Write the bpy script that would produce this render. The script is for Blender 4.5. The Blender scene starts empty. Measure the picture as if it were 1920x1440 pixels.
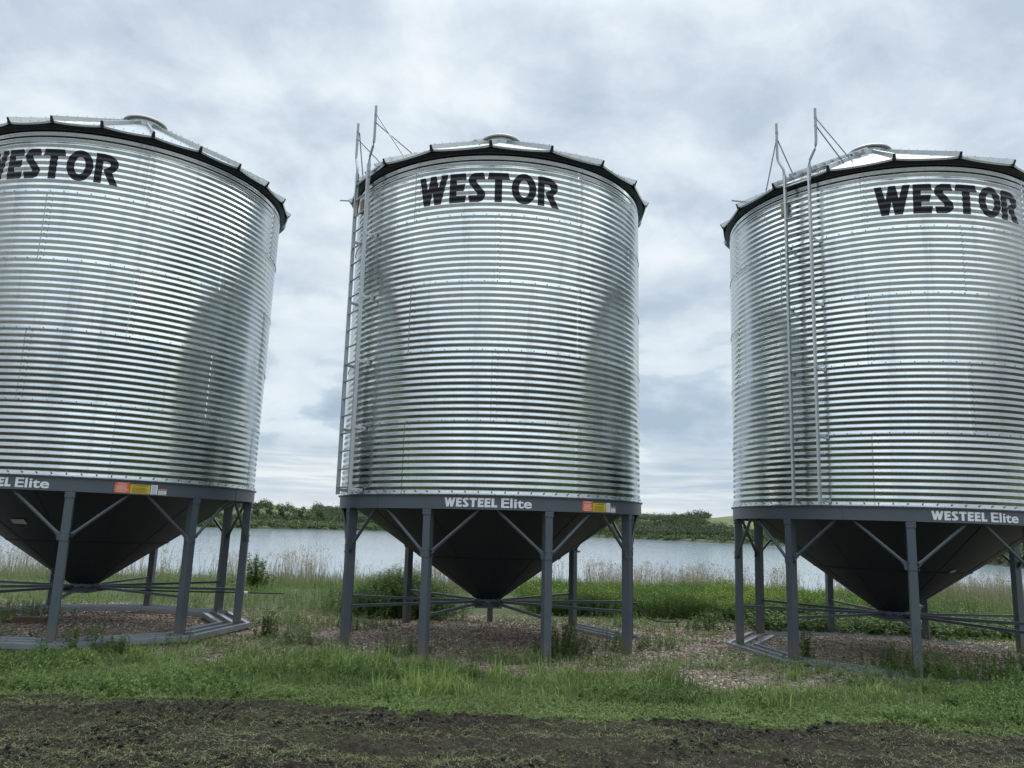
import bpy, bmesh, math, random
import numpy as np
from mathutils import Vector, Matrix
from mathutils.geometry import tessellate_polygon
R_ = math.radians
random.seed(7); rng = np.random.default_rng(7)
C = bpy.context.scene.collection
sc = bpy.context.scene

# ------------------------------------------------------------------ camera
cam = bpy.data.cameras.new('camera'); co = bpy.data.objects.new('camera', cam); C.objects.link(co)
cam.sensor_width = 36; cam.lens = 27.376; cam.clip_start = .05; cam.clip_end = 9000
co.matrix_world = Matrix.Translation((0, 0, 1.986)) @ Matrix.Rotation(R_(90) + .1823, 4, 'X') @ Matrix.Rotation(.0325, 4, 'Z')
sc.camera = co
sc.view_settings.view_transform = 'Standard'; sc.view_settings.look = 'None'
sc.view_settings.exposure = .08; sc.view_settings.gamma = 1

# ------------------------------------------------------------------ node helper
class NT:
    def __init__(s, tree): s.t = tree; s.n = tree.nodes; s.l = tree.links
    def node(s, typ, **kw):
        n = s.n.new(typ)
        for k, v in kw.items(): setattr(n, k, v)
        return n
    def set(s, n, key, v):
        if v is None: return
        if isinstance(v, bpy.types.NodeSocket): s.l.new(v, n.inputs[key])
        else: n.inputs[key].default_value = v
    def math(s, op, a, b=None, c=None, clamp=False):
        n = s.node('ShaderNodeMath', operation=op, use_clamp=clamp)
        s.set(n, 0, a); s.set(n, 1, b); s.set(n, 2, c); return n.outputs[0]
    def vmath(s, op, a, b=None):
        n = s.node('ShaderNodeVectorMath', operation=op); s.set(n, 0, a); s.set(n, 1, b); return n.outputs[0]
    def mix(s, f, a, b, typ='RGBA', blend='MIX'):
        n = s.node('ShaderNodeMix', data_type=typ)
        if typ == 'RGBA': n.blend_type = blend; i, j, o = 6, 7, 2
        else: i, j, o = 2, 3, 0
        s.set(n, 0, f); s.set(n, i, a); s.set(n, j, b); return n.outputs[o]
    def noise(s, vec, scale, detail=4, rough=.55, dist=0, dim='3D'):
        n = s.node('ShaderNodeTexNoise', noise_dimensions=dim)
        s.set(n, 'Vector', vec); n.inputs['Scale'].default_value = scale; n.inputs['Detail'].default_value = detail
        n.inputs['Roughness'].default_value = rough; n.inputs['Distortion'].default_value = dist
        return n.outputs[0]
    def ramp(s, f, stops, interp='LINEAR'):
        n = s.node('ShaderNodeValToRGB'); s.set(n, 0, f); cr = n.color_ramp; cr.interpolation = interp
        while len(cr.elements) < len(stops): cr.elements.new(.5)
        for e, (p, c) in zip(cr.elements, stops):
            e.position = p; e.color = (*c, 1) if len(c) == 3 else c
        return n.outputs[0]
    def smooth(s, v, a, b):
        n = s.node('ShaderNodeMapRange', interpolation_type='SMOOTHSTEP'); s.set(n, 0, v)
        n.inputs[1].default_value = a; n.inputs[2].default_value = b; return n.outputs[0]
g3 = lambda v: (v, v, v)

# ------------------------------------------------------------------ world: overcast cloud deck over a Nishita sky
SUN_EL, SUN_AZ = R_(60), R_(38)
w = bpy.data.worlds.new('World'); sc.world = w; w.use_nodes = True; w.node_tree.nodes.clear()
t = NT(w.node_tree)
tc = t.node('ShaderNodeTexCoord').outputs['Generated']
sk = t.node('ShaderNodeTexSky', sky_type='NISHITA', sun_disc=False, sun_elevation=SUN_EL, sun_rotation=SUN_AZ)
sky = t.vmath('MULTIPLY', sk.outputs[0], (.09, .09, .09))
sep = t.node('ShaderNodeSeparateXYZ'); t.l.new(tc, sep.inputs[0]); X, Y, Z = sep.outputs
zz = t.math('MAXIMUM', Z, 0.0)
den = t.math('ADD', zz, .30)
cmb = t.node('ShaderNodeCombineXYZ')
t.set(cmb, 0, t.math('DIVIDE', X, den)); t.set(cmb, 1, t.math('DIVIDE', Y, den))
pv = cmb.outputs[0]
big = t.noise(pv, 1.9, 6, .55, .25)
fine = t.noise(t.vmath('ADD', pv, (4.3, 7.7, 2.1)), 5.2, 8, .58, .25)
f = t.math('ADD', t.math('MULTIPLY', big, .55), t.math('MULTIPLY', fine, .45))
hi = t.ramp(f, [(.39, (.50, .59, .70)), (.45, (.59, .68, .78)), (.50, (.68, .765, .85)), (.55, (.77, .85, .905)), (.62, (.88, .935, .96))])
# cumulus banks low over the lake, seen side on
lv = t.vmath('ADD', t.vmath('MULTIPLY', tc, (1.0, 1.0, 2.4)), (3.1, 1.7, .35))
lo1 = t.noise(lv, 6.5, 9, .52, .15)
lo = t.ramp(lo1, [(.39, (.39, .50, .62)), (.46, (.47, .58, .69)), (.51, (.56, .67, .76)), (.535, (.67, .77, .84)), (.62, (.77, .85, .90))])
flat = t.noise(t.vmath('MULTIPLY', tc, (1.0, 1.0, 14.0)), 3.2, 7, .6, .2)
lf = t.ramp(flat, [(.40, (.46, .56, .67)), (.50, (.62, .70, .78)), (.58, (.80, .86, .88))])
a = t.mix(t.smooth(Z, .10, .42), lo, hi)
a = t.mix(t.smooth(Z, .05, .13), lf, a)
a = t.mix(t.smooth(Z, .0, .055), (.78, .83, .85, 1), a)
a = t.mix(.95, sky, a)
# an overcast sky is brightest overhead
up = t.math('ADD', 1, t.math('MULTIPLY', t.smooth(Z, .58, .72), 1.7)); cu_ = t.node('ShaderNodeCombineColor')
for i in range(3): t.set(cu_, i, up)
a = t.mix(1.0, a, cu_.outputs[0], blend='MULTIPLY')
bg = t.node('ShaderNodeBackground'); t.set(bg, 0, a); bg.inputs[1].default_value = 1.0
ow = t.node('ShaderNodeOutputWorld'); t.l.new(bg.outputs[0], ow.inputs[0])
sun = bpy.data.lights.new('sun', 'SUN'); sun.energy = 1.5; sun.angle = R_(40); sun.color = (1, .96, .9)
so = bpy.data.objects.new('sun', sun); C.objects.link(so)
sd = Vector((math.sin(SUN_AZ) * math.cos(SUN_EL), math.cos(SUN_AZ) * math.cos(SUN_EL), math.sin(SUN_EL)))
so.rotation_euler = sd.to_track_quat('Z', 'Y').to_euler()

# ------------------------------------------------------------------ materials
def mat(name):
    m = bpy.data.materials.new(name); m.use_nodes = True; m.node_tree.nodes.clear()
    t = NT(m.node_tree); o = t.node('ShaderNodeOutputMaterial'); p = t.node('ShaderNodeBsdfPrincipled')
    t.l.new(p.outputs[0], o.inputs[0]); return m, t, p, o
def bump(t, p, h, strength, dist=.01):
    b = t.node('ShaderNodeBump'); b.inputs['Strength'].default_value = strength; b.inputs['Distance'].default_value = dist
    t.set(b, 'Height', h); t.l.new(b.outputs[0], p.inputs['Normal'])
def plain(name, col, rough=.5, metal=0, var=.12, scale=8, bmp=0):
    m, t, p, o = mat(name); oc = t.node('ShaderNodeTexCoord').outputs['Object']
    n = t.noise(oc, scale, 5, .6)
    c = t.mix(n, tuple(v * (1 - var) for v in col) + (1,), tuple(min(1, v * (1 + var)) for v in col) + (1,))
    t.set(p, 'Base Color', c); p.inputs['Roughness'].default_value = rough; p.inputs['Metallic'].default_value = metal
    if bmp: bump(t, p, t.noise(oc, scale * 12, 3), bmp, .002)
    return m
def steel(name, base=.43, rough=.18, streak=True):
    m, t, p, o = mat(name); oc = t.node('ShaderNodeTexCoord').outputs['Object']
    at = t.node('ShaderNodeAttribute', attribute_name='tint').outputs['Fac']
    v = t.node('ShaderNodeTexVoronoi'); t.set(v, 'Vector', oc); v.inputs['Scale'].default_value = 45
    sp = t.node('ShaderNodeSeparateColor'); t.l.new(v.outputs['Color'], sp.inputs[0])
    n = t.noise(t.vmath('MULTIPLY', oc, (1, 1, .5)), 2.2, 6, .65)
    n2 = t.noise(oc, 22, 4, .7)
    b = t.math('ADD', base - .10, t.math('MULTIPLY', n, .14))
    b = t.math('ADD', b, t.math('MULTIPLY', at, .13))
    b = t.math('ADD', b, t.math('MULTIPLY', sp.outputs[0], .035))
    # scattered scuffs of white bloom
    sc_ = t.smooth(t.noise(t.vmath('MULTIPLY', oc, (1.6, 1.6, 5)), 2.7, 6, .75), .66, .74)
    b = t.math('SUBTRACT', b, t.math('MULTIPLY', sc_, .12))
    stk = t.smooth(t.noise(t.vmath('MULTIPLY', oc, (7, 7, .35)), 1.0, 5, .7), .50, .68)      # dust runs down the sheets
    b = t.math('SUBTRACT', b, t.math('MULTIPLY', stk, .07))
    cc = t.node('ShaderNodeCombineColor'); t.set(cc, 0, t.math('MULTIPLY', b, .95)); t.set(cc, 1, t.math('MULTIPLY', b, 1.01)); t.set(cc, 2, t.math('MULTIPLY', b, 1.0))
    t.l.new(cc.outputs[0], p.inputs['Base Color']); p.inputs['Metallic'].default_value = 1
    r = t.math('ADD', rough - .07, t.math('MULTIPLY', n2, .10)); r = t.math('ADD', r, t.math('MULTIPLY', sc_, .15)); r = t.math('ADD', r, t.math('MULTIPLY', stk, .06))
    r = t.math('ADD', r, t.math('MULTIPLY', sp.outputs[1], .04))
    t.set(p, 'Roughness', r)
    bump(t, p, t.noise(t.vmath('MULTIPLY', oc, (1, 1, 2.5)), 5, 3), .06, .004)
    return m
M = {}
M['steel'] = steel('galvanised_steel')
M['roof'] = steel('roof_steel', .45, .30)
M['tube'] = plain('dull_galvanised_tube', (.30, .31, .33), .42, .75, .15, 6)
M['rail'] = plain('galvanised_rail', (.52, .54, .55), .40, .85, .12, 9)
M['bolt'] = plain('bolt_heads', (.30, .31, .32), .5, .6, .1)
M['grey'] = plain('slate_grey_paint', (.072, .089, .106), .42, 0, .10, 3, .05)
mg = M['grey'].node_tree; t_ = NT(mg); pb = mg.nodes['Principled BSDF']; src = pb.inputs['Base Color'].links[0].from_socket   # mud splash and dust near the ground, faint rust specks
oc_ = t_.node('ShaderNodeTexCoord').outputs['Object']; sp_ = t_.node('ShaderNodeSeparateXYZ'); t_.l.new(oc_, sp_.inputs[0])
low = t_.math('SUBTRACT', 1, t_.smooth(t_.math('ADD', sp_.outputs[2], t_.math('MULTIPLY', t_.noise(oc_, 14, 5, .7), -.35)), -.12, .28))
c_ = t_.mix(t_.math('MULTIPLY', low, .6), src, (.15, .125, .095, 1))
c_ = t_.mix(t_.math('MULTIPLY', t_.smooth(t_.noise(t_.vmath('MULTIPLY', oc_, (1, 1, .25)), 9, 6, .7), .62, .72), .35), c_, (.15, .155, .155, 1))
t_.l.new(c_, pb.inputs['Base Color'])
M['cone'] = plain('dark_hopper_paint_and_eave_shade', (.016, .025, .031), .5, 0, .22, 2.2, .06)
M['black'] = plain('black_vinyl', (.004, .005, .009), .38, 0, .1); M['black'].node_tree.nodes['Principled BSDF'].inputs['Specular IOR Level'].default_value = .28
M['white'] = plain('white_vinyl', (.72, .73, .74), .5, 0, .03)
M['orange'] = plain('orange_sticker', (.75, .13, .025), .5, 0, .05)
M['yellow'] = plain('yellow_sticker', (.60, .43, .03), .5, 0, .05)
M['ink'] = plain('sticker_ink', (.10, .08, .02), .6)
M['redink'] = plain('red_ink', (.55, .12, .12), .6)
M['greyink'] = plain('grey_ink', (.42, .43, .45), .6)
M['lid'] = plain('weathered_cream_lid', (.50, .49, .44), .5, 0, .1)
M['tan'] = plain('weathered_tan_label', (.30, .25, .15), .6, 0, .25, 30)
M['dark'] = plain('black_rubber_and_rib_shade', (.012, .012, .013), .5)
M['skid'] = plain('light_grey_channel', (.34, .37, .41), .30, .6, .15, 5)
M['chain'] = plain('dull_chain', (.20, .21, .22), .45, .7, .2, 30)
M['wood'] = plain('weathered_wood', (.10, .075, .045), .8, 0, .3, 9, .4)
M['paper'] = plain('faded_paper', (.42, .42, .40), .8, 0, .08)
M['bird'] = plain('dark_feathers', (.02, .02, .02), .7)

def leafmat(name, c1, c2, trans=.3, rough=.55, ns=.9, na=.9):
    m, t, p, o = mat(name)
    at = t.node('ShaderNodeAttribute', attribute_name='tint').outputs['Fac']
    oc = t.node('ShaderNodeTexCoord').outputs['Object']
    n = t.noise(oc, ns, 3)
    f = t.math('ADD', t.math('MULTIPLY', at, .75), t.math('MULTIPLY', t.math('SUBTRACT', n, .5), na), clamp=True)
    c = t.mix(f, (*c1, 1), (*c2, 1))
    t.set(p, 'Base Color', c); p.inputs['Roughness'].default_value = rough; p.inputs['Specular IOR Level'].default_value = .3
    tr = t.node('ShaderNodeBsdfTranslucent'); t.set(tr, 0, c); mx = t.node('ShaderNodeMixShader'); mx.inputs[0].default_value = trans
    t.l.new(p.outputs[0], mx.inputs[1]); t.l.new(tr.outputs[0], mx.inputs[2]); t.l.new(mx.outputs[0], o.inputs[0])
    return m
M['grass'] = leafmat('green_grass', (.085, .135, .042), (.35, .45, .14), ns=.7, na=1.7)
M['cover'] = leafmat('ground_cover_leaves', (.13, .19, .055), (.29, .37, .13))
M['kochia'] = leafmat('feathery_weed', (.075, .13, .040), (.26, .36, .10), ns=.8, na=1.5)
M['spurge'] = leafmat('spurge_leaves', (.050, .105, .020), (.15, .25, .035))
M['yellowtop'] = leafmat('yellow_green_tops', (.17, .25, .035), (.33, .37, .05))
M['broad'] = leafmat('broad_leaves', (.055, .105, .025), (.17, .26, .06))
M['reed'] = leafmat('dry_reeds', (.23, .195, .135), (.46, .40, .29), .15)
M['palegrass'] = leafmat('pale_tall_grass', (.16, .18, .09), (.32, .31, .19), .2)
M['litter'] = leafmat('dry_litter', (.065, .08, .028), (.27, .28, .13), .1)
M['woods'] = leafmat('woodland_leaves', (.038, .062, .032), (.150, .185, .085), .1, .8, .035, 2.2)
M['shrub'] = leafmat('shore_shrubs', (.06, .095, .035), (.16, .19, .085), .1, .8)
M['bark'] = plain('pale_bark', (.28, .27, .24), .8, 0, .2)

# ------------------------------------------------------------------ object helpers
def obj(name, me, m=None, parent=None, smooth=False):
    o = bpy.data.objects.new(name, me); C.objects.link(o); o.parent = parent
    if m is not None and not me.materials: me.materials.append(m)
    if smooth: me.polygons.foreach_set('use_smooth', [True] * len(me.polygons))
    return o
def tag(o, label=None, cat=None, group=None, kind=None):
    if label: o['label'] = label
    if cat: o['category'] = cat
    if group: o['group'] = group
    if kind: o['kind'] = kind
    return o
def np_mesh(name, V, F, tint=None):
    """V (n,3), F (m,k); tint per vertex"""
    V = np.asarray(V, np.float32); F = np.asarray(F, np.int32); k = F.shape[1]
    me = bpy.data.meshes.new(name); me.vertices.add(len(V)); me.vertices.foreach_set('co', V.ravel())
    me.loops.add(F.size); me.loops.foreach_set('vertex_index', F.ravel())
    me.polygons.add(len(F)); me.polygons.foreach_set('loop_start', np.arange(0, F.size, k, dtype=np.int32))
    me.update(calc_edges=True); me.validate(verbose=False)
    if tint is not None:
        at = me.attributes.new('tint', 'FLOAT', 'POINT'); at.data.foreach_set('value', np.asarray(tint, np.float32))
    return me
class MB:
    """collects simple shapes of one mesh"""
    def __init__(s): s.v = []; s.f = []
    def add(s, vs, fs):
        b = len(s.v); s.v += [tuple(v) for v in vs]; s.f += [tuple(i + b for i in f) for f in fs]
    def box(s, c, size, mtx=None, taper=1):
        x, y, z = (d / 2 for d in size); vs = []
        for dz in (-1, 1):
            k = taper if dz > 0 else 1
            for dx, dy in ((-1, -1), (1, -1), (1, 1), (-1, 1)):
                v = Vector((dx * x * k, dy * y * k, dz * z))
                if mtx is not None: v = mtx @ v
                vs.append(v + Vector(c))
        s.add(vs, [(3, 2, 1, 0), (4, 5, 6, 7), (0, 1, 5, 4), (1, 2, 6, 5), (2, 3, 7, 6), (3, 0, 4, 7)])
    def bar(s, a, b, w, h, up=(0, 0, 1)):
        a = Vector(a); b = Vector(b); d = (b - a); L = d.length; d.normalize()
        x = Vector(up).cross(d)
        if x.length < 1e-4: x = Vector((1, 0, 0)).cross(d)
        x.normalize(); y = d.cross(x)
        mt = Matrix((x, y, d)).transposed(); s.box((a + b) / 2, (w, h, L), mt)
    def tube(s, pts, r, n=8, cap=True, flat=None):
        pts = [Vector(p) for p in pts]; rings = []; up = Vector((0, 0, 1))
        for i, p in enumerate(pts):
            d = (pts[min(i + 1, len(pts) - 1)] - pts[max(i - 1, 0)]).normalized()
            u = up if abs(d.dot(up)) < .95 else Vector((1, 0, 0))
            x = u.cross(d).normalized(); y = d.cross(x)
            ri = r[i] if isinstance(r, (list, tuple)) else r
            fx, fy = (flat[i] if flat else (1, 1))
            rings.append([p + (x * math.cos(2 * math.pi * k / n) * fx + y * math.sin(2 * math.pi * k / n) * fy) * ri for k in range(n)])
        vs = [v for q in rings for v in q]; fs = []
        for i in range(len(pts) - 1):
            for k in range(n): fs.append((i * n + k, i * n + (k + 1) % n, (i + 1) * n + (k + 1) % n, (i + 1) * n + k))
        if cap: fs += [tuple(range(n))[::-1], tuple(range((len(pts) - 1) * n, len(pts) * n))]
        s.add(vs, fs)
    def lathe(s, prof, n=72, a0=0, a1=2 * math.pi):
        full = abs(a1 - a0 - 2 * math.pi) < 1e-6; m = n if full else n + 1; vs = []
        for i in range(m):
            a = a0 + (a1 - a0) * i / n; sa, ca = math.sin(a), -math.cos(a)
            vs += [(r * sa, r * ca, z) for r, z in prof]
        k = len(prof); fs = []
        for i in range(n):
            j = (i + 1) % m
            for q in range(k - 1): fs.append((i * k + q, j * k + q, j * k + q + 1, i * k + q + 1))
        s.add(vs, fs)
    def mesh(s, name):
        me = bpy.data.meshes.new(name); me.from_pydata(s.v, [], s.f); me.update(); return me
    def build(s, name, m, parent=None, smooth=False): return obj(name, s.mesh(name), m, parent, smooth)
def P(a, r, z):
    """a in degrees counted from the side that faces the camera row (-y), towards +x"""
    a = R_(a); return Vector((r * math.sin(a), -r * math.cos(a), z))
def smooth_by_angle(o, deg=35):
    me = o.data; me.polygons.foreach_set('use_smooth', [True] * len(me.polygons)); me.set_sharp_from_angle(angle=R_(deg))
    return o
def empty(name, loc):
    o = bpy.data.objects.new(name, None); C.objects.link(o); o.location = loc; o.empty_display_size = .3; return o

# ------------------------------------------------------------------ numeric noise for terrain and planting
_perm = np.random.default_rng(11).random((256, 256))
def vnoise(x, y):
    xi = np.floor(x).astype(int); yi = np.floor(y).astype(int); fx = x - xi; fy = y - yi
    fx = fx * fx * (3 - 2 * fx); fy = fy * fy * (3 - 2 * fy); g = lambda i, j: _perm[i % 256, j % 256]
    return (g(xi, yi) * (1 - fx) + g(xi + 1, yi) * fx) * (1 - fy) + (g(xi, yi + 1) * (1 - fx) + g(xi + 1, yi + 1) * fx) * fy
def fbm(x, y, s=1., o=5, g=.5):
    x = np.asarray(x, float); y = np.asarray(y, float); v = 0; a = 1; tot = 0
    for i in range(o): v = v + a * vnoise(x * s + 17.3 * i, y * s + 5.1 * i); tot += a; a *= g; s *= 2.03
    return v / tot
def sstep(v, a, b):
    t = np.clip((np.asarray(v, float) - a) / (b - a), 0, 1); return t * t * (3 - 2 * t)
SOIL_Y = lambda x: 8.72 + .35 * (fbm(x, x * 0 + 3.3, .45, 4) - .5) * 2 + .25 * sstep(x, -1, -5) - .1 * sstep(x, 3, 7)
def soilness(x, y):
    e = SOIL_Y(x) + 1.5 * (fbm(x * .8, y, 1.3, 5, .62) - .5)
    return 1 - sstep(y, e - .16, e + .16)
def gz(x, y):
    x = np.asarray(x, float); y = np.asarray(y, float)
    z = .05 * (fbm(x, y, .35, 3) - .5) * sstep(y, 2, 6)
    s = soilness(x, y) * sstep(y, -20, 3)
    rid = 1 - np.abs(fbm(x * .55 + 9, y, 2.6, 5, .6) - .5) * 2
    z = z + s * (.14 * (fbm(x * .6, y * 1.2, .9, 4) - .52) + .12 * (rid - .80) + .10 * (fbm(x, y, 7, 4, .65) - .5) + .09 * (fbm(x + 5, y, 17, 3, .7) - .5) * sstep(fbm(x * .7, y, 1.7, 4), .42, .58))
    edge = np.exp(-((y - (SOIL_Y(x) - .15)) / .28) ** 2) * sstep(fbm(x, y * 0 + 7, .8, 3), .42, .62)
    z = z + .05 * edge
    for bx, by in BINXY:                                # gravel pads, slightly mounded in the middle
        d = np.hypot(x - bx, y - by); z = z * (1 - .8 * sstep(d, 4.2, 3.0)) + .07 * sstep(d, 2.3, .6)
    z = z + .06 * sstep(y, 17.2, 19)
    z = z - .05 * np.maximum(y - 23, 0) * (y < 400) - .0
    z = np.where(y > 34, z - (np.minimum(y, 60) - 34) * .16, z)
    return np.maximum(z, -6)
BINXY = [(-7.5277, 14.3875), (-.2939, 14.619), (6.9857, 14.5238)]

# ------------------------------------------------------------------ ground
def axis(lo, hi, step, far0, far1, n):
    mid = np.arange(lo, hi, step); g = lambda a, b: a + (b - a) * (np.linspace(0, 1, n) ** 2.6)
    return np.concatenate([g(lo, far0)[::-1][:-1], mid, g(hi, far1)])
xs = axis(-13, 15, .035, -3500, 3500, 40); ys = axis(9.6, 19.5, .06, -3500, 3500, 60); ys = np.concatenate([ys[ys < 4], np.arange(4, 9.6, .028), ys[ys >= 9.599]])
GX, GY = np.meshgrid(xs, ys); GZ = gz(GX, GY)
nx, ny = len(xs), len(ys); I = np.arange(nx * ny).reshape(ny, nx)
F = np.stack([I[:-1, :-1], I[:-1, 1:], I[1:, 1:], I[1:, :-1]], -1).reshape(-1, 4)
me = np_mesh('ground', np.stack([GX, GY, GZ], -1).reshape(-1, 3), F)
for nm, arr in (('soil', soilness(GX, GY)), ):
    at = me.attributes.new(nm, 'FLOAT', 'POINT'); at.data.foreach_set('value', arr.ravel().astype(np.float32))
def gravelness(x, y):
    n = fbm(x, y, .7, 4)
    lo_ = 1.15 * np.exp(-((x - 3.4) / 1.5) ** 2) + .35 * np.exp(-((x + 1.2) / 1.2) ** 2)      # the stone spills further forward here
    g = sstep(y + lo_ + (n - .5) * 2.2, 11.6, 12.3) * (1 - sstep(y + (n - .5) * 1.6, 17.3, 18.6))
    return g
at = me.attributes.new('gravel', 'FLOAT', 'POINT'); at.data.foreach_set('value', gravelness(GX, GY).ravel().astype(np.float32))
m, t, p, o = mat('ground_surface')
oc = t.node('ShaderNodeTexCoord').outputs['Object']
soil = t.node('ShaderNodeAttribute', attribute_name='soil').outputs['Fac']; grav = t.node('ShaderNodeAttribute', attribute_name='gravel').outputs['Fac']
n1 = t.noise(oc, 3, 6, .65); n2 = t.noise(oc, 14, 6, .7); n3 = t.noise(oc, 60, 4, .7)
soilc = t.ramp(n2, [(.3, (.010, .008, .0065)), (.5, (.028, .022, .016)), (.68, (.062, .050, .036))])
soilc = t.mix(t.math('MULTIPLY', t.smooth(t.noise(t.vmath('MULTIPLY', oc, (.45, 1.3, 1)), 1.3, 6, .7), .47, .60), .6), soilc, t.ramp(n3, [(.42, (.012, .012, .007)), (.62, (.085, .088, .042))]))
gr = t.ramp(n2, [(.3, (.045, .055, .025)), (.7, (.11, .14, .055))])
vo = t.node('ShaderNodeTexVoronoi'); t.set(vo, 'Vector', oc); vo.inputs['Scale'].default_value = 34
sp = t.node('ShaderNodeSeparateColor'); t.l.new(vo.outputs['Color'], sp.inputs[0])
stone = t.ramp(sp.outputs[0], [(0, (.11, .082, .056)), (.45, (.23, .178, .130)), (.8, (.37, .305, .240)), (1, (.55, .49, .41))])
stone = t.mix(t.smooth(n1, .45, .65), stone, t.mix(.6, stone, (.09, .055, .038, 1)))
c = t.mix(grav, gr, stone); c = t.mix(soil, c, soilc)
sp2 = t.node('ShaderNodeSeparateXYZ'); t.l.new(oc, sp2.inputs[0])          # pale gravel yard that the photographer stands on
yard = t.math('SUBTRACT', 1, t.smooth(t.math('ADD', sp2.outputs[1], t.math('MULTIPLY', n1, 2.5)), 1.2, 3.6))
far_ = t.smooth(sp2.outputs[1], -90, -45); yard = t.math('MULTIPLY', yard, far_)
c = t.mix(yard, c, t.ramp(n2, [(.3, (.20, .19, .165)), (.7, (.34, .325, .29))]))
t.set(p, 'Base Color', c); p.inputs['Roughness'].default_value = .9; p.inputs['Specular IOR Level'].default_value = .2
h = t.math('ADD', t.math('MULTIPLY', n3, .5), t.math('MULTIPLY', vo.outputs['Distance'], -.5)); bump(t, p, h, .9, .03)
tag(obj('ground', me, m, smooth=True), kind='structure')

# lake
me = np_mesh('lake', [(-3400, 30, -2.5), (3400, 30, -2.5), (3400, 3400, -2.5), (-3400, 3400, -2.5)], [(0, 1, 2, 3)])
m, t, p, o = mat('lake_water'); oc = t.node('ShaderNodeTexCoord').outputs['Object']
p.inputs['Base Color'].default_value = (.30, .36, .42, 1); p.inputs['Roughness'].default_value = .09; p.inputs['IOR'].default_value = 1.33
wv = t.noise(t.vmath('MULTIPLY', oc, (.35, 1, 1)), .9, 5, .65); wv2 = t.noise(t.vmath('MULTIPLY', oc, (.1, .4, 1)), .12, 3)
hh = t.math('MULTIPLY', wv, t.math('ADD', .4, wv2)); bump(t, p, hh, .36, .12)
tag(obj('lake', me, m), kind='structure')

# far hills with the winding far shore.  column u = image-like azimuth tangent
SH = np.array([(-1.2, 330), (-.646, 338), (-.39, 352), (-.323, 365), (-.22, 428), (-.16, 451), (.108, 502), (.16, 470), (.296, 386), (.40, 320), (.50, 240), (.61, 165), (.67, 140), (.8, 115), (1.2, 90)])
RG = np.array([(-1.2, .020), (-.646, .021), (-.45, .024), (-.323, .0175), (-.27, .0145), (-.22, .0115), (0, .011), (.12, .010), (.17, .0128), (.24, .0150), (.28, .0185), (.33, .022), (.5, .018), (.7, .012), (1.2, .01)])
shore = lambda u: np.interp(u, SH[:, 0], SH[:, 1])
def hillz(u, dd):
    """ground height at tangent u, dd metres (in depth) behind the shore"""
    D = shore(u); y = D + dd; x = u * y; top = 2 + np.interp(u, RG[:, 0], RG[:, 1]) * (D + 260)
    n = fbm(x, y, .012, 4)
    z = -2.5 + 1.6 * sstep(dd, 0, 7) + .9 * sstep(dd, 7, 50)
    k = sstep(dd + (n - .5) * 70, 45, 240)
    z = z + (top) * k + 6.0 * (n - .5) * k
    z = np.where(dd < 0, -2.5 + dd * .12, z)
    return z
us = np.linspace(-1.2, 1.2, 360); ds = np.concatenate([np.linspace(-20, 60, 30), np.linspace(64, 420, 70), [600, 1000, 2000]])
U, Dd = np.meshgrid(us, ds); Yh = shore(U) + Dd; Xh = U * Yh; Zh = hillz(U, Dd)
I = np.arange(U.size).reshape(U.shape); F = np.stack([I[:-1, :-1], I[:-1, 1:], I[1:, 1:], I[1:, :-1]], -1).reshape(-1, 4)
me = np_mesh('hills', np.stack([Xh, Yh, Zh], -1).reshape(-1, 3), F)
m, t, p, o = mat('hill_pasture'); oc = t.node('ShaderNodeTexCoord').outputs['Object']
c = t.ramp(t.noise(oc, .03, 6, .65), [(.35, (.065, .09, .035)), (.5, (.11, .14, .05)), (.65, (.16, .175, .075))])
c = t.mix(t.math('MULTIPLY', t.noise(oc, .4, 5, .7), .6), c, (.06, .09, .03, 1))
sz_ = t.node('ShaderNodeSeparateXYZ'); t.l.new(oc, sz_.inputs[0]); c = t.mix(t.math('SUBTRACT', 1, t.smooth(sz_.outputs[2], -1.7, -.8)), c, (.045, .055, .028, 1))
t.set(p, 'Base Color', c); p.inputs['Roughness'].default_value = .95; bump(t, p, t.noise(oc, .5, 4), .6, 1.0)
tag(obj('hills', me, m, smooth=True), kind='structure')

# ------------------------------------------------------------------ foliage generators (numpy)
def leaves_np(cen, size, aspect=.5, flat=0.0, r=rng):
    """random rhombus leaves at centres"""
    n = len(cen); d = r.normal(size=(n, 3)); d[:, 2] *= (1 - flat); d /= np.linalg.norm(d, axis=1)[:, None]
    e = r.normal(size=(n, 3)); e -= (e * d).sum(1)[:, None] * d; e /= np.linalg.norm(e, axis=1)[:, None]
    s = np.asarray(size).reshape(-1, 1) * np.ones((n, 1))
    V = np.stack([cen - d * s, cen - e * s * aspect, cen + d * s, cen + e * s * aspect], 1).reshape(-1, 3)
    F = np.arange(4 * n).reshape(-1, 4); tint = np.repeat(r.random(n), 4)
    return V, F, tint
def join(parts):
    Vs, Fs, Ts, b = [], [], [], 0
    for V, F, T in parts: Vs.append(V); Fs.append(F + b); Ts.append(T); b += len(V)
    return np.concatenate(Vs), np.concatenate(Fs), np.concatenate(Ts)
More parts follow.
